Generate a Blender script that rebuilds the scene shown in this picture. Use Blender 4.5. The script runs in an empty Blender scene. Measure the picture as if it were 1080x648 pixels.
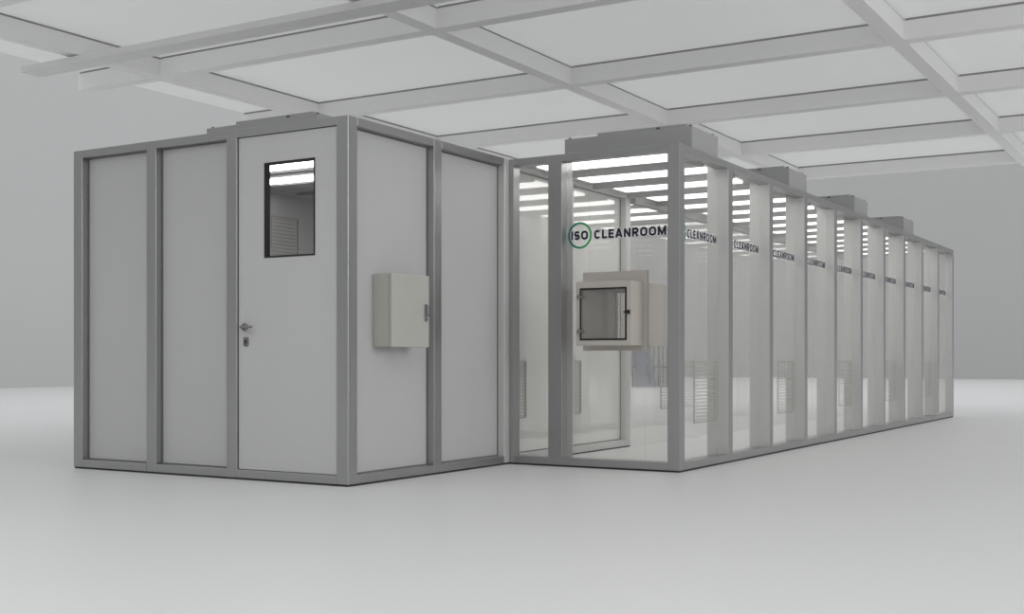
import bpy, bmesh, math, random
from mathutils import Vector, Matrix
random.seed(4)
S = bpy.context.scene
C = S.collection

# ------------------------------------------------------------------ materials
def new_mat(name):
    m = bpy.data.materials.new(name); m.use_nodes = True
    nt = m.node_tree; nt.nodes.clear()
    out = nt.nodes.new('ShaderNodeOutputMaterial')
    return m, nt, out

def pbr(name, col, rough=.5, metal=0., noise=0., nscale=6., stretch=(1,1,1), bump=0., spec=.5, coat=0.):
    m, nt, out = new_mat(name)
    b = nt.nodes.new('ShaderNodeBsdfPrincipled')
    nt.links.new(b.outputs[0], out.inputs[0])
    b.inputs['Base Color'].default_value = (*col, 1)
    b.inputs['Roughness'].default_value = rough
    b.inputs['Metallic'].default_value = metal
    b.inputs['Specular IOR Level'].default_value = spec
    b.inputs['Coat Weight'].default_value = coat
    if noise > 0:
        tc = nt.nodes.new('ShaderNodeTexCoord'); mp = nt.nodes.new('ShaderNodeMapping')
        mp.inputs['Scale'].default_value = stretch
        nz = nt.nodes.new('ShaderNodeTexNoise'); nz.inputs['Scale'].default_value = nscale; nz.inputs['Detail'].default_value = 4
        mr = nt.nodes.new('ShaderNodeMapRange')
        mr.inputs['To Min'].default_value = 1-noise; mr.inputs['To Max'].default_value = 1+noise
        mx = nt.nodes.new('ShaderNodeVectorMath'); mx.operation = 'SCALE'; mx.inputs[0].default_value = col
        nt.links.new(tc.outputs['Object'], mp.inputs[0]); nt.links.new(mp.outputs[0], nz.inputs['Vector'])
        nt.links.new(nz.outputs['Fac'], mr.inputs['Value']); nt.links.new(mr.outputs[0], mx.inputs['Scale'])
        nt.links.new(mx.outputs[0], b.inputs['Base Color'])
        if bump > 0:
            bp = nt.nodes.new('ShaderNodeBump'); bp.inputs['Strength'].default_value = bump; bp.inputs['Distance'].default_value = .002
            nt.links.new(nz.outputs['Fac'], bp.inputs['Height']); nt.links.new(bp.outputs[0], b.inputs['Normal'])
    return m

def glass(name, tint=(.97,.968,.96), base=.05, gain=.95, haze=.0):
    m, nt, out = new_mat(name)
    tr = nt.nodes.new('ShaderNodeBsdfTransparent'); tr.inputs[0].default_value = (*tint, 1)
    gl = nt.nodes.new('ShaderNodeBsdfGlossy'); gl.inputs[0].default_value = (1,1,1,1); gl.inputs['Roughness'].default_value = .02
    lw = nt.nodes.new('ShaderNodeLayerWeight'); lw.inputs[0].default_value = .5
    p = nt.nodes.new('ShaderNodeMath'); p.operation = 'POWER'; p.inputs[1].default_value = 5
    a = nt.nodes.new('ShaderNodeMath'); a.operation = 'MULTIPLY_ADD'; a.inputs[1].default_value = gain; a.inputs[2].default_value = base
    mix = nt.nodes.new('ShaderNodeMixShader')
    nt.links.new(lw.outputs['Facing'], p.inputs[0]); nt.links.new(p.outputs[0], a.inputs[0])
    df = nt.nodes.new('ShaderNodeBsdfDiffuse'); df.inputs[0].default_value = (.88,.88,.87,1)
    hz = nt.nodes.new('ShaderNodeMixShader'); hz.inputs[0].default_value = haze
    nt.links.new(tr.outputs[0], hz.inputs[1]); nt.links.new(df.outputs[0], hz.inputs[2])
    nt.links.new(a.outputs[0], mix.inputs[0]); nt.links.new(hz.outputs[0], mix.inputs[1]); nt.links.new(gl.outputs[0], mix.inputs[2])
    nt.links.new(mix.outputs[0], out.inputs[0])
    return m

def translucent(name, dcol, tcol):
    m, nt, out = new_mat(name)
    a = nt.nodes.new('ShaderNodeBsdfDiffuse'); a.inputs[0].default_value = (*dcol,1)
    b = nt.nodes.new('ShaderNodeBsdfTranslucent'); b.inputs[0].default_value = (*tcol,1)
    x = nt.nodes.new('ShaderNodeMixShader'); x.inputs[0].default_value = .6
    nt.links.new(a.outputs[0], x.inputs[1]); nt.links.new(b.outputs[0], x.inputs[2]); nt.links.new(x.outputs[0], out.inputs[0])
    return m

def glossy_panel(name, col, base=.28):
    m = glass(name, base=base, gain=.7); nt = m.node_tree
    mix = [n for n in nt.nodes if n.type == 'OUTPUT_MATERIAL'][0].inputs[0].links[0].from_node
    d = nt.nodes.new('ShaderNodeBsdfDiffuse'); d.inputs[0].default_value = (*[min(1, c/(1-base)) for c in col], 1)
    nt.links.new(d.outputs[0], mix.inputs[1])
    return m

def emit(name, col, st):
    m, nt, out = new_mat(name)
    e = nt.nodes.new('ShaderNodeEmission'); e.inputs[0].default_value = (*col,1); e.inputs[1].default_value = st
    nt.links.new(e.outputs[0], out.inputs[0]); return m

def ring_mat():
    m, nt, out = new_mat('logo_ring_green')
    b = nt.nodes.new('ShaderNodeBsdfPrincipled'); b.inputs['Roughness'].default_value = .6
    tc = nt.nodes.new('ShaderNodeTexCoord'); sx = nt.nodes.new('ShaderNodeSeparateXYZ'); r = nt.nodes.new('ShaderNodeValToRGB')
    r.color_ramp.elements[0].position = .1; r.color_ramp.elements[0].color = (.0,.16,.15,1)
    r.color_ramp.elements[1].position = .95; r.color_ramp.elements[1].color = (.04,.42,.10,1)
    nt.links.new(tc.outputs['Generated'], sx.inputs[0]); nt.links.new(sx.outputs[0], r.inputs[0])
    nt.links.new(r.outputs[0], b.inputs['Base Color']); nt.links.new(b.outputs[0], out.inputs[0])
    return m

M = dict(
    floor = pbr('floor_resin', (.70,.70,.70), .42, 0, .015, .8, spec=.35),
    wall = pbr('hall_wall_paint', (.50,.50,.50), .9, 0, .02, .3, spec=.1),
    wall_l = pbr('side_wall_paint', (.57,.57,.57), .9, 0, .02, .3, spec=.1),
    ceil = translucent('translucent_ceiling_panel', (.86,.86,.855), (.88,.88,.88)),  # translucency added so skylight brightens the panels
    gap = pbr('painted_gap_shade', (.34,.34,.34), .9, spec=.1),
    beam = pbr('beam_paint', (.86,.86,.855), .8, 0, .01, .5, spec=.15),
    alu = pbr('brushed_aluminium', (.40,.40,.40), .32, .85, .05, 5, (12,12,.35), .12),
    alu_lit = pbr('pale_lit_aluminium', (.62,.62,.61), .4, .35, .04, 5, (12,12,.35), .1),  # paler copy of the aluminium, lit tone painted in for post sides
    panel = pbr('white_wall_panel', (.50,.50,.50), .38, 0, .01, 1.5, spec=.35),
    doorleaf = pbr('white_door_leaf', (.53,.53,.53), .45, 0, .01, 1.5, spec=.3),
    roof = pbr('roof_panel', (.5,.5,.5), .6, 0, .02, 2),
    grid = pbr('ceiling_grid_grey', (.30,.30,.30), .55, .1, .02, 2),
    ffu = pbr('galvanised_housing', (.4,.4,.4), .5, .1, .03, 8),
    seal_and_shade = pbr('dark_rubber_and_shade', (.03,.03,.03), .7),  # rubber parts, and the painted shade line under the frames
    black = pbr('black_gasket', (.015,.015,.015), .5),
    glass = glass('hazed_glass', haze=.075),  # white haze mixed in to lighten the view through the panes
    doorglass = glass('door_window_glass', (.94,.94,.94), .05),
    steel = pbr('satin_steel', (.26,.26,.27), .35, .9, .02, 20),
    cabinet = pbr('cabinet_beige_paint', (.46,.46,.42), .45, 0, .01, 10, spec=.4),
    passbox = pbr('pass_box_beige', (.52,.485,.445), .45, 0, .01, 10, spec=.4),
    light = emit('light_panel', (1,.995,.98), 3.0),
    cablight = emit('cabin_light_panel', (1,.995,.98), 9),
    railmat = pbr('shaded_rail_paint', (.76,.76,.755), .7, spec=.2),  # white paint darkened for the shade on the rail's front
    edge_shade = pbr('painted_edge_shade', (.16,.16,.16), .7),  # dark tone stands in for shade along the panel recess edges
    glosspanel = glossy_panel('glossy_wall_panel', (.52,.52,.51)),
    slat = pbr('grille_slat', (.40,.385,.35), .6),
    navy = pbr('lettering_navy', (.008,.010,.03), .6),
    halo = pbr('lettering_white', (.85,.85,.86), .6),
    ring = ring_mat(),
    screen = pbr('dark_slat_screen', (.10,.10,.11), .7, 0, .1, 5),
    board = pbr('blue_grey_board', (.11,.125,.19), .7, 0, .1, 3),
)

# ------------------------------------------------------------------ mesh helpers
class MB:
    def __init__(s): s.bm = bmesh.new()
    def box(s, x0, x1, y0, y1, z0, z1, bev=0., mtx=None):
        r = bmesh.ops.create_cube(s.bm, size=1)
        vs = r['verts']
        for v in vs:
            v.co = Vector(((x0+x1)/2+v.co.x*(x1-x0), (y0+y1)/2+v.co.y*(y1-y0), (z0+z1)/2+v.co.z*(z1-z0)))
        if bev > 0:
            es = list({e for v in vs for e in v.link_edges})
            rr = bmesh.ops.bevel(s.bm, geom=es, offset=bev, segments=2, affect='EDGES', profile=.5)
            vs = list({v for f in rr['faces'] for v in f.verts} | {v for v in vs if v.is_valid})
        if mtx:
            bmesh.ops.transform(s.bm, matrix=mtx, verts=vs)
        return s
    def cyl(s, p, q, r, n=24, r2=None):
        p, q = Vector(p), Vector(q); d = q-p
        m = Matrix.Translation((p+q)/2) @ d.to_track_quat('Z','Y').to_matrix().to_4x4()
        bmesh.ops.create_cone(s.bm, cap_ends=True, segments=n, radius1=r, radius2=r if r2 is None else r2, depth=d.length, matrix=m)
        return s
    def tube(s, pts, r, n=12):
        pts = [Vector(p) for p in pts]; rings = []
        for i, p in enumerate(pts):
            d = (pts[min(i+1,len(pts)-1)]-pts[max(i-1,0)]).normalized()
            q = d.to_track_quat('Z','Y')
            rings.append([s.bm.verts.new(p + q @ Vector((r*math.cos(2*math.pi*k/n), r*math.sin(2*math.pi*k/n), 0))) for k in range(n)])
        for a, b in zip(rings, rings[1:]):
            for k in range(n): s.bm.faces.new((a[k], a[(k+1)%n], b[(k+1)%n], b[k]))
        s.bm.faces.new(rings[0][::-1]); s.bm.faces.new(rings[-1])
        return s
    def build(s, name, mat, parent=None, smooth=False):
        bmesh.ops.recalc_face_normals(s.bm, faces=s.bm.faces)
        me = bpy.data.meshes.new(name); s.bm.to_mesh(me); s.bm.free()
        if smooth:
            for p in me.polygons: p.use_smooth = True
        me.materials.append(mat)
        o = bpy.data.objects.new(name, me); C.objects.link(o)
        if parent: 
            o.parent = parent
            o.matrix_parent_inverse = Matrix.Translation(-world_loc(parent))
        return o

def world_loc(o):
    return Vector(o.location) if o.type == 'EMPTY' else Vector((0,0,0))   # meshes keep world coordinates

def B(name, mat, parent, x0, x1, y0, y1, z0, z1, bev=0.):
    return MB().box(x0, x1, y0, y1, z0, z1, bev).build(name, mat, parent)

def tag(o, label=None, cat=None, group=None, kind=None):
    if label: o['label'] = label
    if cat: o['category'] = cat
    if group: o['group'] = group
    if kind: o['kind'] = kind
    return o

def thing(name, loc, label, cat, group=None):
    o = bpy.data.objects.new(name, None); o.empty_display_size = .1
    C.objects.link(o); o.location = loc
    return tag(o, label, cat, group)

def arc(cx, cy, rx, ry, a0, a1, n=14):
    return [(cx+rx*math.cos(math.radians(a0+(a1-a0)*k/n)), cy+ry*math.sin(math.radians(a0+(a1-a0)*k/n))) for k in range(n+1)]
TH = .235; HT = TH/2
def sq(w):      # rounded-rectangle outline, counter-clockwise from the upper right
    r = .26; x0, x1, y0, y1 = HT, w-HT, HT, 1-HT
    return (arc(x1-r, y1-r, r, r, 0, 90, 8) + arc(x0+r, y1-r, r, r, 90, 180, 8) + arc(x0+r, y0+r, r, r, 180, 270, 8) + arc(x1-r, y0+r, r, r, 270, 360, 8))
o_ = sq(.86); c_ = sq(.80)
GL = {
 'I': (.20, [[(.10,0),(.10,1)]]),
 'L': (.62, [[(HT,1),(HT,HT),(.62,HT)]]),
 'E': (.66, [[(.66,1-HT),(HT,1-HT),(HT,HT),(.66,HT)], [(HT,.51),(.61,.51)]]),
 'O': (.86, [o_+[o_[0]]]),
 'C': (.78, [c_[3:-3]]),
 'S': (.74, [arc(.74-HT-.2,1-HT-.19,.2,.19,25,90,6)+arc(HT+.2,1-HT-.21,.2,.21,90,270,12)+arc(.74-HT-.2,HT+.2,.2,.2,90,-90,12)+arc(HT+.2,HT+.19,.2,.19,270,205,6)]),
 'A': (.86, [[(.09,0),(.39,.94),(.47,.94),(.77,0)], [(.22,.29),(.64,.29)]]),
 'N': (.80, [[(HT,0),(HT,1)], [(HT+.02,.90),(.80-HT-.02,.10)], [(.80-HT,0),(.80-HT,1)]]),
 'R': (.78, [[(HT,0),(HT,1-HT),(.46,1-HT)]+arc(.46,.69,.215,.215,90,-90,12)+[(HT,.475)], [(.42,.42),(.68,0)]]),
 'M': (.98, [[(HT,0),(HT,1)], [(HT+.02,.90),(.49,.16),(.98-HT-.02,.90)], [(.98-HT,0),(.98-HT,1)]]),
}
def text_mesh(name, body, width, height, mat, parent, origin, xdir, ydir, normal, grow=0., lift=0.):
    """bold block capitals drawn as mitred strokes; each stroke sits a hair above the one before"""
    gap = .17
    total = sum(GL[c][0] for c in body)+gap*(len(body)-1)
    sx, sy = width/total, height
    bm = bmesh.new(); x = 0.; k = 0
    for c in body:
        w, strokes = GL[c]
        for st in strokes:
            pts = [Vector((px, py)) for px, py in st]
            pts = [p for q, p in enumerate(pts) if q == 0 or (p-pts[q-1]).length > 1e-4]
            closed = (pts[0]-pts[-1]).length < 1e-3
            if closed: pts = pts[:-1]
            t = TH/2+grow/height; n = len(pts); L, Rr = [], []
            if grow and not closed:
                pts[0] = pts[0]-(pts[1]-pts[0]).normalized()*grow/height
                pts[-1] = pts[-1]+(pts[-1]-pts[-2]).normalized()*grow/height
            for q in range(n):
                a = pts[q-1] if (q > 0 or closed) else None
                b = pts[(q+1) % n] if (q < n-1 or closed) else None
                d1 = (pts[q]-a).normalized() if a is not None else None
                d2 = (b-pts[q]).normalized() if b is not None else None
                if d1 is None: d1 = d2
                if d2 is None: d2 = d1
                nn = Vector((-(d1.y+d2.y), d1.x+d2.x)).normalized()
                m = t/max(.45, nn.dot(Vector((-d1.y, d1.x))))
                L.append(pts[q]+nn*m); Rr.append(pts[q]-nn*m)
            z = lift+(k % 5)*.00005; k += 1
            mk = lambda p: bm.verts.new(origin+xdir*((x+p.x)*sx)+ydir*(p.y*sy)+normal*z)
            lv = [mk(p) for p in L]; rv = [mk(p) for p in Rr]
            for q in range(n if closed else n-1):
                r = (q+1) % n
                bm.faces.new((lv[q], rv[q], rv[r], lv[r]))
        x += w+gap
    me = bpy.data.meshes.new(name); bm.to_mesh(me); bm.free(); me.materials.append(mat)
    o = bpy.data.objects.new(name, me); C.objects.link(o)
    o.parent = parent; o.matrix_parent_inverse = Matrix.Translation(-world_loc(parent))
    return o

# ------------------------------------------------------------------ key dimensions (metres)
H = 2.5; PW = .10; RH = .058
XL, XA, XC = -7.84, -5.088, -3.585
YA, YC, YE = 6.332, 8.425, 18.81
YW = 13.1; YB = 10.74                      # back of the solid cabin
FLOOR_GAP = .014

# ------------------------------------------------------------------ the hall
def struct(o): o['kind'] = 'structure'; return o
HX0, HX1, HY0, HY1, HH = -32., 26., -22., 57.3, 13.
struct(B('floor', M['floor'], None, HX0, HX1, HY0, HY1, -.3, 0))
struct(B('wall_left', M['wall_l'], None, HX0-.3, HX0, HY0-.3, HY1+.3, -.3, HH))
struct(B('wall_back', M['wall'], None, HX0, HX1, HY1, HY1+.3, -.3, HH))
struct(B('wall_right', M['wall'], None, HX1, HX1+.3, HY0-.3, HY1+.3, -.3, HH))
struct(B('wall_front', M['wall'], None, HX0, HX1, HY0-.3, HY0, -.3, HH))

ZB, ZT = 4.15, 4.375
LX = [-10.68, -6.78, -2.90, .98]
CY = [4.15, 6.98, 9.83, 12.66, 15.50, 18.45, 21.40]
CX0, CX1, CY0, CY1 = -12.08, 2.3, 3.0, 21.56
struct(B('ceiling', M['ceil'], None, CX0, CX1, CY0, CY1, ZT, ZT+.02))
def paint_gap_shade(o):
    o.data.materials.append(M['gap'])  # beam necks coloured dark as the shade in the ceiling groove
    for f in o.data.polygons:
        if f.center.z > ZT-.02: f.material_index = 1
n = 0
BW = .17
for x in LX:
    n += 1
    b = MB()
    b.box(x-BW, x, CY0, CY1+.35, ZB, ZT-.028)
    b.box(x-BW+.02, x-.02, CY0+.01, CY1-.01, ZT-.028, ZT)
    o = struct(b.build('trim_%d' % n, M['beam'])); paint_gap_shade(o)
for y in CY:
    n += 1
    b = MB()
    xs = [CX0] + [v for x in LX for v in (x-BW, x)] + [CX1]
    for i in range(0, len(xs), 2):
        b.box(xs[i], xs[i+1], y, y+BW, ZB, ZT-.028)
        b.box(xs[i]+.005, xs[i+1]-.005, y+.02, y+BW-.02, ZT-.028, ZT)
    o = struct(b.build('trim_%d' % n, M['beam'])); paint_gap_shade(o)

# rail hung just under the beams
hr = thing('suspended_rail', (-9.0, 8.9, ZB), 'long white rail hung below the ceiling beams, its left end free', 'rail')
B('rail_bar', M['railmat'], hr, -11.55, -1.5, 8.62, 8.88, ZB-.10, ZB-.03, .004)
for x in (-10.75, -6.86, -2.98):
    MB().box(x-.03, x+.03, 8.70, 8.80, ZB-.03, ZT).build('hanger_bracket', M['beam'], hr)

# ------------------------------------------------------------------ frame builders
def post(p, x0, y0, dx=PW, dy=PW, z0=FLOOR_GAP, z1=H):
    B('post', M['alu'], p, x0, x0+dx, y0, y0+dy, z0, z1, .0035)

# ================================================================== solid cabin
cab = thing('solid_cabin', ((XL+XA)/2, (YA+YB)/2, 0), 'closed aluminium-framed cabin with opaque white panels and a door, at the left', 'cabin')
fx = [XL, -7.019, -6.199, XA-PW]            # front posts (left edge)
for x in fx: post(cab, x, YA)
sy = [7.344, 8.346, 9.45, YB-PW]           # side posts
for y in sy: B('post', M['alu' if y < 8.3 else 'alu_lit'], cab, XA-PW, XA, y, y+PW, FLOOR_GAP, H, .0035)
for y in sy[:3]: post(cab, XL, y)
bx = [XL, -7.019, -6.10]
for x in bx: post(cab, x, YB-PW)
def rail_x(p, xs, y, z0, z1, d=PW):         # rails between posts along x
    for a, b in zip(xs, xs[1:]): B('rail', M['alu'], p, a+PW, b, y, y+d, z0, z1, .003)
def rail_y(p, ys, x, z0, z1, d=PW):
    for a, b in zip(ys, ys[1:]): B('rail', M['alu' if a < 8.3 else 'alu_lit'], p, x, x+d, a+PW, b, z0, z1, .003)
for z0, z1 in ((FLOOR_GAP, FLOOR_GAP+RH), (H-RH, H)):
    rail_x(cab, fx, YA, z0, z1)
    rail_x(cab, bx+[XA-PW], YB-PW, z0, z1)
    rail_y(cab, [YA]+sy, XA-PW, z0, z1)
    rail_y(cab, [YA]+sy[:3]+[YB-PW], XL, z0, z1)
# dark strip painted in as the gap shade under the frame
sb = MB()
sb.box(XL+.006, XA-.006, YA+.006, YA+PW-.01, 0, FLOOR_GAP); sb.box(XL+.006, XA-.006, YB-PW+.01, YB-.006, 0, FLOOR_GAP)
sb.box(XL+.006, XL+PW-.01, YA+PW-.01, YB-PW+.01, 0, FLOOR_GAP); sb.box(XA-PW+.01, XA-.006, YA+PW-.01, YB-PW+.01, 0, FLOOR_GAP)
sb.build('floor_gap_shade', M['seal_and_shade'], cab)
PZ0, PZ1 = FLOOR_GAP+RH, H-RH
REC = .066
for a, b in zip(fx[:2], fx[1:3]):
    w_ = B('wall_panel', M['panel'], cab, a+PW, b, YA+REC, YA+REC+.02, PZ0, PZ1)
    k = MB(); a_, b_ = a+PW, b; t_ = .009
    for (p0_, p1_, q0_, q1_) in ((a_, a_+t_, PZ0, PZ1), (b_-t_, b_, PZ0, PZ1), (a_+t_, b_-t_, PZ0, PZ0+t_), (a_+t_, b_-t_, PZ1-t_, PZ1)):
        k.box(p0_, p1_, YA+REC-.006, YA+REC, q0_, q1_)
    k.build('edge_shade', M['edge_shade'], w_)  # thin grey strips painted in as recess edge shade
for a, b in zip(bx, bx[1:]+[XA-PW]): B('wall_panel', M['panel'], cab, a+PW, b, YB-PW+.03, YB-PW+.05, PZ0, PZ1)
ys = [YA]+sy
for a, b in zip(ys, ys[1:]):
    w_ = B('wall_panel', M['panel' if a < 8.3 else 'glosspanel'], cab, XA-REC-.02, XA-REC, a+PW, b, PZ0, PZ1)
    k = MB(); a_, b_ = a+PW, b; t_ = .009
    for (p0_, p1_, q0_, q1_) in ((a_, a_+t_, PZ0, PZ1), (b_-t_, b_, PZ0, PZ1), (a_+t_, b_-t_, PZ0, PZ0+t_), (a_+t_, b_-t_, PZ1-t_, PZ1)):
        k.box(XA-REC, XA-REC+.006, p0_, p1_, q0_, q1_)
    k.build('edge_shade', M['edge_shade'], w_)
ys = [YA]+sy[:3]+[YB-PW]
for a, b in zip(ys, ys[1:]): B('wall_panel', M['panel'], cab, XL+.05, XL+.07, a+PW, b, PZ0, PZ1)
B('roof_panel', M['roof'], cab, XL+PW, XA-PW, YA+PW, YB-PW, H-.03, H-.005)
# door leaf with window opening
DX0, DX1 = fx[2]+PW+.004, XA-PW-.004
DY = YA+.018
WX0, WX1, WZ0, WZ1 = -5.853, -5.388, 1.572, 2.243
d = MB()
dz0, dz1 = PZ0+.004, PZ1-.004
for (a, b, c, e) in ((DX0, WX0, dz0, dz1), (WX1, DX1, dz0, dz1), (WX0, WX1, dz0, WZ0), (WX0, WX1, WZ1, dz1)):
    d.box(a, b, DY, DY+.045, c, e)
bmesh.ops.remove_doubles(d.bm, verts=d.bm.verts, dist=.0002)
dr = d.build('door', M['doorleaf'], cab); dr['label'] = 'white door leaf with a tall window'
g = MB(); gw = .013
for (a, b, c, e) in ((WX0, WX0+gw, WZ0, WZ1), (WX1-gw, WX1, WZ0, WZ1), (WX0+gw, WX1-gw, WZ0, WZ0+gw), (WX0+gw, WX1-gw, WZ1-gw, WZ1)):
    g.box(a, b, DY-.002, DY+.046, c, e)
g.build('window_gasket', M['black'], dr)
B('window_pane', M['doorglass'], dr, WX0+gw, WX1-gw, DY+.03, DY+.034, WZ0+gw, WZ1-gw)
k = MB(); hx, hz = -6.035, 1.088
k.cyl((hx, DY, hz), (hx, DY-.010, hz), .027, 28)
k.cyl((hx, DY-.01, hz), (hx, DY-.028, hz), .012, 20)
k.tube([(hx, DY-.02, hz), (hx, DY-.045, hz), (hx+.012, DY-.058, hz), (hx+.05, DY-.06, hz), (hx+.105, DY-.058, hz), (hx+.115, DY-.05, hz)], .0095, 14)
k.build('lever_handle', M['steel'], dr, True)
k = MB(); kx, kz = -6.022, .985
k.box(kx-.022, kx+.022, DY-.009, DY, kz-.032, kz+.032, .008)
k.build('keyhole_plate', M['steel'], dr)
k = MB(); k.cyl((kx, DY-.0095, kz+.003), (kx, DY-.012, kz+.003), .009, 16); k.box(kx-.004, kx+.004, DY-.012, DY-.0095, kz-.018, kz)
k.build('key_cylinder', M['black'], dr)
# strip lights in the cabin ceiling
for y in (7.48, 8.06):
    B('light_strip', M['cablight'], cab, -7.5, -5.35, y, y+.16, H-.052, H-.035)
for y in (7.24, 7.72, 8.28, 8.85, 9.43, 10.0):
    B('ceiling_bar', M['grid'], cab, XL+PW, XA-PW, y, y+.06, H-.058, H-.03)

# ================================================================== glass room
gr = thing('glass_room', ((XA+XC)/2, (YC+YE)/2, 0), 'long glass-walled cleanroom with aluminium posts and lit ceiling, running back to the right', 'cleanroom')
GD = .10                                   # glass recess
PD = .19                                   # post depth
NB = 10
step = (YE-PW-YC)/NB
gy = [YC+step*i for i in range(NB+1)]
gx = [XA+.002, -4.724, XC-PW]
# corner and front posts
B('post', M['alu'], gr, XC-PW, XC, YC, YC+PW, FLOOR_GAP, H, .0035)
B('post', M['alu'], gr, -4.724, -4.600, YC, YC+PD, FLOOR_GAP, H, .0035)
B('post', M['alu'], gr, XA+.002, XA+.040, YC, YC+PW, FLOOR_GAP, H, .0035)
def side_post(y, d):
    o = B('post', M['alu_lit'], gr, XC-d, XC, y, y+PW, FLOOR_GAP, H, .0035)
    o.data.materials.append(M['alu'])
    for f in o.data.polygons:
        if f.normal.x > .5: f.material_index = 1  # outward face plain aluminium, other sides carry the painted lit tone
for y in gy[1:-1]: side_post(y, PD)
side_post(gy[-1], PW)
for y in (YB+.002, YW-.07):
    B('post', M['alu'], gr, XL, XL+.07, y, y+.07, FLOOR_GAP, H, .0035)
fxs = [(XA+.040, -4.724), (-4.600, XC-PW)]
for z0, z1 in ((FLOOR_GAP, FLOOR_GAP+RH), (H-RH, H)):
    for a, b in fxs: B('rail', M['alu'], gr, a, b, YC, YC+PW, z0, z1, .003)
    for a, b in zip(gy, gy[1:]): B('rail', M['alu'], gr, XC-PW, XC, a+PW, b, z0, z1, .003)
B('rail', M['alu'], gr, XA-.03, XC-PW, YE-.07, YE, H-RH, H, .003)
B('rail', M['alu'], gr, XL+.07, XA-.001, YW-.07, YW, H-RH, H, .003)
B('rail', M['alu'], gr, XL, XL+.07, YB+.072, YW-.07, H-RH, H, .003)
B('post', M['alu'], gr, XA-.03, XA+.05, YE-.08, YE, FLOOR_GAP, H-RH-.001, .0035)
sb = MB()
sb.box(XA+.01, XC-.006, YC+.006, YC+PW-.01, 0, FLOOR_GAP); sb.box(XC-PW+.01, XC-.006, YC+PW-.01, YE-.006, 0, FLOOR_GAP)
for y in gy[1:-1]: sb.box(XC-PD+.01, XC-PW+.01, y+.01, y+PW-.01, 0, FLOOR_GAP)
sb.box(-4.72, -4.604, YC+PW-.01, YC+PD-.01, 0, FLOOR_GAP)
for y in (YB+.002, YW-.07): sb.box(XL+.005, XL+.065, y+.005, y+.065, 0, FLOOR_GAP)
sb.build('floor_gap_shade', M['seal_and_shade'], gr)  # dark strip stands for the shade below the glass room frame

def logo(pane, origin, xd, nrm, n2=None):
    """ring + ISO + CLEANROOM; origin = lower-left of the ring box, on the outer face of the pane"""
    up = Vector((0,0,1)); R = .107; th = .017
    cz = R; c = origin + xd*R + up*cz
    bm = bmesh.new(); N = 72
    a = [bm.verts.new(c + (xd*math.cos(t)+up*math.sin(t))*R + nrm*.0012) for t in [2*math.pi*i/N for i in range(N)]]
    b = [bm.verts.new(c + (xd*math.cos(t)+up*math.sin(t))*(R-th) + nrm*.0012) for t in [2*math.pi*i/N for i in range(N)]]
    for i in range(N): bm.faces.new((a[i], a[(i+1)%N], b[(i+1)%N], b[i]))
    me = bpy.data.meshes.new('logo_ring'); bm.to_mesh(me); bm.free(); me.materials.append(M['ring'])
    o = bpy.data.objects.new('logo_ring', me); C.objects.link(o); o.parent = pane; o.matrix_parent_inverse = Matrix.Translation(-world_loc(pane))
    th_ = .070
    for txt, x0, w in (('ISO', .030, .150), ('CLEANROOM', .236, .620)):
        org = origin + xd*x0 + up*(cz-th_/2)
        text_mesh('lettering_backing', txt, w, th_, M['halo'], pane, org, xd, up, nrm, .0055, .0006)
        text_mesh('lettering', txt, w, th_, M['navy'], pane, org, xd, up, nrm, 0, .0018)

# front panes
gyp = YC+GD
def pane(x0, x1, y0, y1, z0=PZ0, z1=PZ1): return B('glass_pane', M['glass'], gr, x0, x1, y0, y1, z0, z1)
pane(XA+.042, -4.726, gyp-.008, gyp-.002)
PX0, PX1, PZb, PZt = -4.392, -3.922, .968, 1.46       # pass box body
p = MB()
X0, X1 = -4.598, XC-PW-.002
for (a, b, c, e) in ((X0, PX0-.01, PZ0, PZ1), (PX1+.01, X1, PZ0, PZ1), (PX0-.01, PX1+.01, PZ0, PZb-.01), (PX0-.01, PX1+.01, PZt+.01, PZ1)):
    p.box(a, b, gyp-.008, gyp-.002, c, e)
bmesh.ops.remove_doubles(p.bm, verts=p.bm.verts, dist=.0002)
# drop the inner faces left between the joined slabs
bad = [f for f in p.bm.faces if any(abs(abs(f.normal[i])-1) < .01 for i in (0, 2)) and
       ((abs(f.calc_center_median().x-(PX0-.01)) < .001 or abs(f.calc_center_median().x-(PX1+.01)) < .001))]
p0 = p.build('glass_pane', M['glass'], gr)
logo(p0, Vector((-4.590, gyp-.008, 1.852-.107)), Vector((1,0,0)), Vector((0,-1,0)))
# side panes with one logo each
gxp = XC-GD
for a, b in zip(gy, gy[1:]):
    q = pane(gxp+.002, gxp+.008, a+PW+.002, b-.002)
    logo(q, Vector((gxp+.008, a+PW+.028, 1.852-.107)), Vector((0,1,0)), Vector((1,0,0)))
# frameless glass screen continuing the line of the cabin wall
for i in range(8):
    y0 = YB+.01+i*1.0
    B('glass_screen', M['glass'], gr, XA-.012, XA-.002, y0, y0+.99, .0, H-.10)
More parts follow.
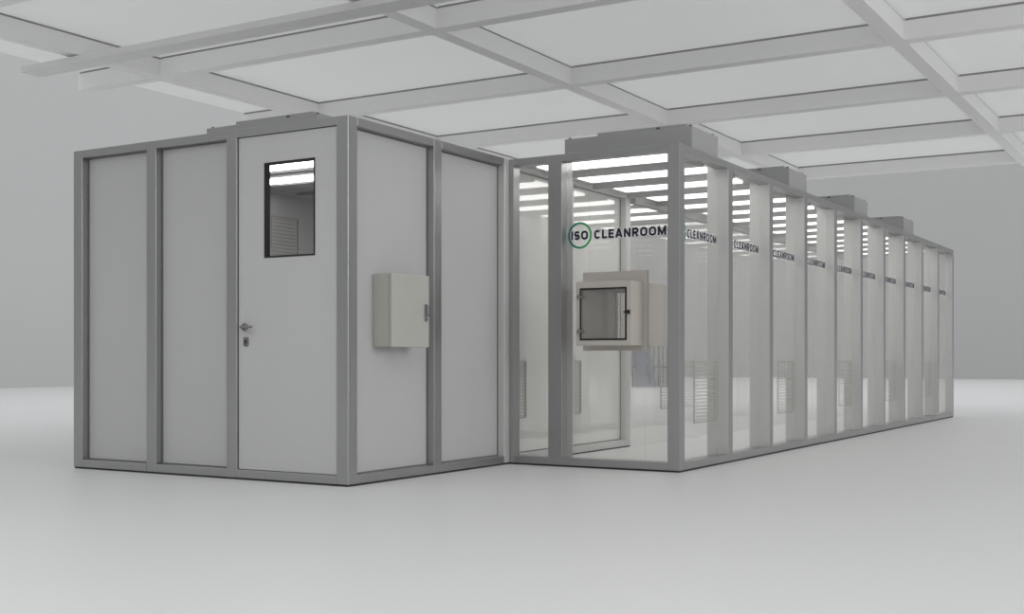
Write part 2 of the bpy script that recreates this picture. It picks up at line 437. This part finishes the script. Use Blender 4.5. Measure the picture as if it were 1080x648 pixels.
# roof grid, roof skin and strip lights
B('roof_panel', M['roof'], gr, XA+.002, XC-PW, YC+PW, YE-.07, H-.028, H-.004)
B('roof_panel', M['roof'], gr, XL+.07, XA-.0, YB+.005, YW-.07, H-.028, H-.004)
B('ceiling_bar', M['grid'], gr, XA-.03, XA+.05, YB+.005, YE-.07, H-.10, H-.028)
pitch = .72
i = 0; y = 8.60
while y < YE-.4:
    B('light_strip', M['light'], gr, -4.93, -3.78, y, y+.28, H-.055, H-.034)
    if y+.34+.2 < YE-.1: B('ceiling_bar', M['grid'], gr, XA+.051, XC-PW-.001, y+.50, y+.56, H-.075, H-.028)
    y += pitch
y = 10.92
while y < YW-.4:
    B('light_strip', M['light'], gr, -7.4, -5.25, y, y+.28, H-.055, H-.034)
    if y+.46 < YW-.1: B('ceiling_bar', M['grid'], gr, XL+.08, XA-.031, y+.38, y+.44, H-.075, H-.028)
    y += .6

# ================================================================== fan filter units
def ffu(x0, y0, label):
    w, l = 1.15, .56
    t = thing('fan_filter_unit', (x0+w/2, y0+l/2, H), label, 'filter unit', 'fan filter units on the roofs')
    B('housing', M['ffu'], t, x0, x0+w, y0, y0+l, H-.002 if False else H, 2.715, .004)
    B('fan_cover', M['ffu'], t, x0+.30, x0+w-.06, y0+.02, y0+l-.04, 2.715, 2.742, .003)
    for (a, b) in ((x0+w-.03, y0+.04), (x0+w-.03, y0+l-.06), (x0+.03, y0+.04), (x0+.85-.0, y0+.012)):
        k = MB(); pts = [(a+.012*math.cos(q), b, 2.714+.016*math.sin(q)) for q in [math.pi*i/8 for i in range(9)]]
        k.tube(pts, .004, 8); k.build('lifting_eye', M['seal_and_shade'], t)
    return t
ffu(-4.83, 8.90, 'grey fan filter box at the near end of the glass room roof, the largest one')
ffu(-4.83, 11.33, 'grey fan filter box second from the near end of the glass room roof')
ffu(-4.83, 13.68, 'grey fan filter box third from the near end of the glass room roof')
ffu(-4.83, 16.05, 'farthest small grey fan filter box on the glass room roof')
ffu(-7.07, 7.0, 'low grey fan filter box on top of the closed cabin above the door')

# ================================================================== electrical cabinet on the cabin side
ex0, ex1 = XA-REC, -4.978
ec = thing('electrical_cabinet', (ex0, 6.9, .946), 'beige wall cabinet with a small latch mounted on the side of the closed cabin', 'cabinet')
B('body', M['cabinet'], ec, ex0, ex1-.034, 6.684, 7.120, .948, 1.456, .006)
B('gasket', M['seal_and_shade'], ec, ex1-.034, ex1-.030, 6.69, 7.114, .954, 1.450)
ed = B('door', M['cabinet'], ec, ex1-.030, ex1, 6.680, 7.124, .944, 1.460, .006)
k = MB(); k.box(ex1, ex1+.010, 7.062, 7.088, 1.13, 1.255, .004); k.box(ex1+.01, ex1+.026, 7.066, 7.084, 1.165, 1.25, .005)
k.cyl((ex1+.0, 7.075, 1.146), (ex1+.017, 7.075, 1.146), .009, 16)
k.build('swing_handle', M['steel'], ed)
k = MB(); k.cyl((ex1+.0265, 7.075, 1.176), (ex1+.029, 7.075, 1.176), .006, 12); k.build('lock_core', M['black'], ed)

# ================================================================== pass box in the front glass
pb = thing('pass_box', ((PX0+PX1)/2, gyp, PZb), 'beige pass-through box with a glass door fitted in the front glass pane', 'pass box')
FY = 8.28; IY = 8.92
b = MB(); wt = .028
for (a, e, c, f) in ((PX0, PX0+wt, PZb, PZt), (PX1-wt, PX1, PZb, PZt), (PX0+wt, PX1-wt, PZb, PZb+wt), (PX0+wt, PX1-wt, PZt-wt, PZt)):
    b.box(a, e, FY+.03, IY, c, f)
b.build('body', M['passbox'], pb)
def ringbox(mb, x0, x1, z0, z1, hx0, hx1, hz0, hz1, y0, y1):
    for (a, e, c, f) in ((x0, hx0, z0, z1), (hx1, x1, z0, z1), (hx0, hx1, z0, hz0), (hx0, hx1, hz1, z1)):
        mb.box(a, e, y0, y1, c, f)
    return mb
ringbox(MB(), -4.448, -3.888, .928, 1.552, PX0, PX1, PZb, PZt, gyp-.022, gyp-.0085).build('outer_flange', M['passbox'], pb)
ringbox(MB(), -4.448, -3.888, .928, 1.552, PX0, PX1, PZb, PZt, gyp-.0015, gyp+.012).build('inner_flange', M['passbox'], pb)
GX0, GX1, GZ0, GZ1 = -4.353, -3.962, 1.012, 1.406
pd = ringbox(MB(), PX0-.002, PX1+.002, PZb-.002, PZt+.002, GX0, GX1, GZ0, GZ1, FY, FY+.03).build('door', M['passbox'], pb)
ringbox(MB(), GX0-.006, GX1+.006, GZ0-.006, GZ1+.006, GX0+.008, GX1-.008, GZ0+.008, GZ1-.008, FY-.003, FY).build('gasket', M['black'], pd)
B('window_pane', M['glass'], pd, GX0, GX1, FY+.012, FY+.016, GZ0, GZ1)
for z in (1.345, 1.075):
    k = MB(); k.box(GX0-.030, GX0+.040, FY-.010, FY-.003, z-.012, z+.012, .003); k.cyl((GX0-.008, FY-.012, z-.02), (GX0-.008, FY-.012, z+.02), .008, 14)
    k.build('hinge', M['steel'], pd)
k = MB(); k.box(GX1+.006, GX1+.036, FY-.018, FY, 1.205, 1.235, .004); k.box(GX1-.012, GX1+.012, FY-.024, FY-.016, 1.213, 1.227, .003)
k.build('latch', M['black'], pd)
pd2 = ringbox(MB(), PX0-.002, PX1+.002, PZb-.002, PZt+.002, GX0, GX1, GZ0, GZ1, IY, IY+.03).build('inner_door', M['passbox'], pb)
B('window_pane', M['glass'], pd2, GX0, GX1, IY+.012, IY+.016, GZ0, GZ1)

# ================================================================== return-air grilles
def grille(axis, c, a0, a1, label, z0=.345, z1=.845):
    """axis 'x': lies in a plane x=c and runs a0..a1 along y"""
    t = thing('air_grille', (c, (a0+a1)/2, z0), label, 'air grille', 'slatted air grilles inside the cleanroom')
    f = MB(); w = .012
    f.box(c, c+.012, a0, a0+w, z0, z1); f.box(c, c+.012, a1-w, a1, z0, z1)
    f.box(c, c+.012, a0+w, a1-w, z0, z0+w); f.box(c, c+.012, a0+w, a1-w, z1-w, z1)
    f.build('grille_frame', M['slat'], t)
    s = MB(); n = 17
    for i in range(n):
        z = z0+w+(z1-z0-2*w)*(i+.5)/n
        s.box(c+.001, c+.011, a0+w, a1-w, z-.004, z+.004)
    s.build('slats', M['slat'], t)
    return t
words = ['nearest', 'second', 'third', 'fourth', 'farthest']
for j, i in enumerate((0, 2, 4, 6, 8)):
    y = gy[i]
    lab = {0: 'beige slatted air grille low behind the nearest side pane, beside the corner post',
           1: 'beige slatted air grille low behind the third side pane from the corner',
           2: 'beige slatted air grille low behind the fifth side pane from the corner',
           3: 'beige slatted air grille low behind the seventh side pane from the corner',
           4: 'beige slatted air grille low behind the ninth side pane, farthest of its row'}[j]
    grille('x', gxp-.012, y+PW+.44, y+step-.03, lab)
grille('x', XA-.001, 11.45, 12.35, 'slatted air grille standing out on the clear screen, seen right of the pass box')
grille('x', XA-REC+.001, 9.56, 9.80, 'narrow slatted air grille on the cabin wall, seen just right of the front glass post', .36, .85)
grille('x', XA-REC+.001, 8.56, 8.80, 'narrow slatted air grille on the cabin wall, seen through the narrow front pane', .36, .85)

grille('x', XL+.071, 8.52, 8.90, 'high slatted air grille on the inner cabin wall, seen through the door window', 1.62, 2.22)

# ================================================================== far things in the hall
sc = thing('slatted_screen', (-15.6, 34.9, 0), 'dark screen of upright bars standing far off, seen below the pass box', 'screen')
cr = Vector((math.cos(math.radians(31)), math.sin(math.radians(31)), 0))
rot = Matrix.Translation((-15.5, 34.6, 0)) @ Matrix.Rotation(math.radians(31), 4, 'Z')
k = MB()
k.box(-.75, .75, .05, .09, .02, 1.42, mtx=rot)
k.build('backing', M['wall'], sc)
k = MB()
for i in range(12):
    x = -.75+i*1.5/11
    k.box(x-.018, x+.018, 0, .05, 0, 1.42, mtx=rot)
k.box(-.77, .77, -.01, .0, .62, .67, mtx=rot)
k.build('bars', M['screen'], sc)
for x, w, tilt, lab in ((-.47, .34, 3, 'wide blue-grey board leaning on the far dark screen'), (-.10, .14, 9, 'narrow blue-grey board leaning at a slant on the far dark screen')):
    k = MB()
    m = rot @ Matrix.Translation((x, -.32, 0.005)) @ Matrix.Rotation(math.radians(-tilt), 4, 'Y') @ Matrix.Rotation(math.radians(-12), 4, 'X')
    k.box(-w/2, w/2, 0, .03, 0.02, 1.15, .005, mtx=m)
    tag(k.build('leaning_board', M['board']), lab, 'board')

# ------------------------------------------------------------------ light
w = bpy.data.worlds.new('World'); S.world = w; w.use_nodes = True
bg = w.node_tree.nodes['Background']; bg.inputs[0].default_value = (.98, .99, 1, 1); bg.inputs[1].default_value = 1.0
def area(name, loc, target, sx, sy, power, col=(1,1,1)):
    l = bpy.data.lights.new(name, 'AREA'); l.shape = 'RECTANGLE'; l.size = sx; l.size_y = sy; l.energy = power; l.color = col
    o = bpy.data.objects.new(name, l); C.objects.link(o); o.location = loc
    o.rotation_euler = (Vector(target)-Vector(loc)).to_track_quat('-Z','Y').to_euler()
    return o
area('added_right_fill', (14, 6, 5), (-4, 9, .5), 10, 6, 800)  # unseen area light added to brighten the right-facing sides
area('added_foreground_fill', (-1, -1.5, 6), (-1.6, 2.2, 0), 9, 4, 150)  # unseen lamp added behind the camera to brighten the foreground floor

# ------------------------------------------------------------------ camera
cam = bpy.data.cameras.new('Camera'); co = bpy.data.objects.new('Camera', cam); C.objects.link(co)
co.location = (0, 0, .853); co.rotation_euler = (math.radians(90), 0, math.radians(31.0))
cam.sensor_width = 36; cam.lens = 1265.4*36/1080; cam.shift_y = 56.06/1080
cam.clip_end = 300
S.camera = co
S.view_settings.view_transform = 'Standard'; S.view_settings.look = 'None'
S.view_settings.exposure = 0; S.view_settings.gamma = 1
S.cycles.max_bounces = 10; S.cycles.transparent_max_bounces = 40; S.cycles.diffuse_bounces = 5
S.cycles.use_denoising = True
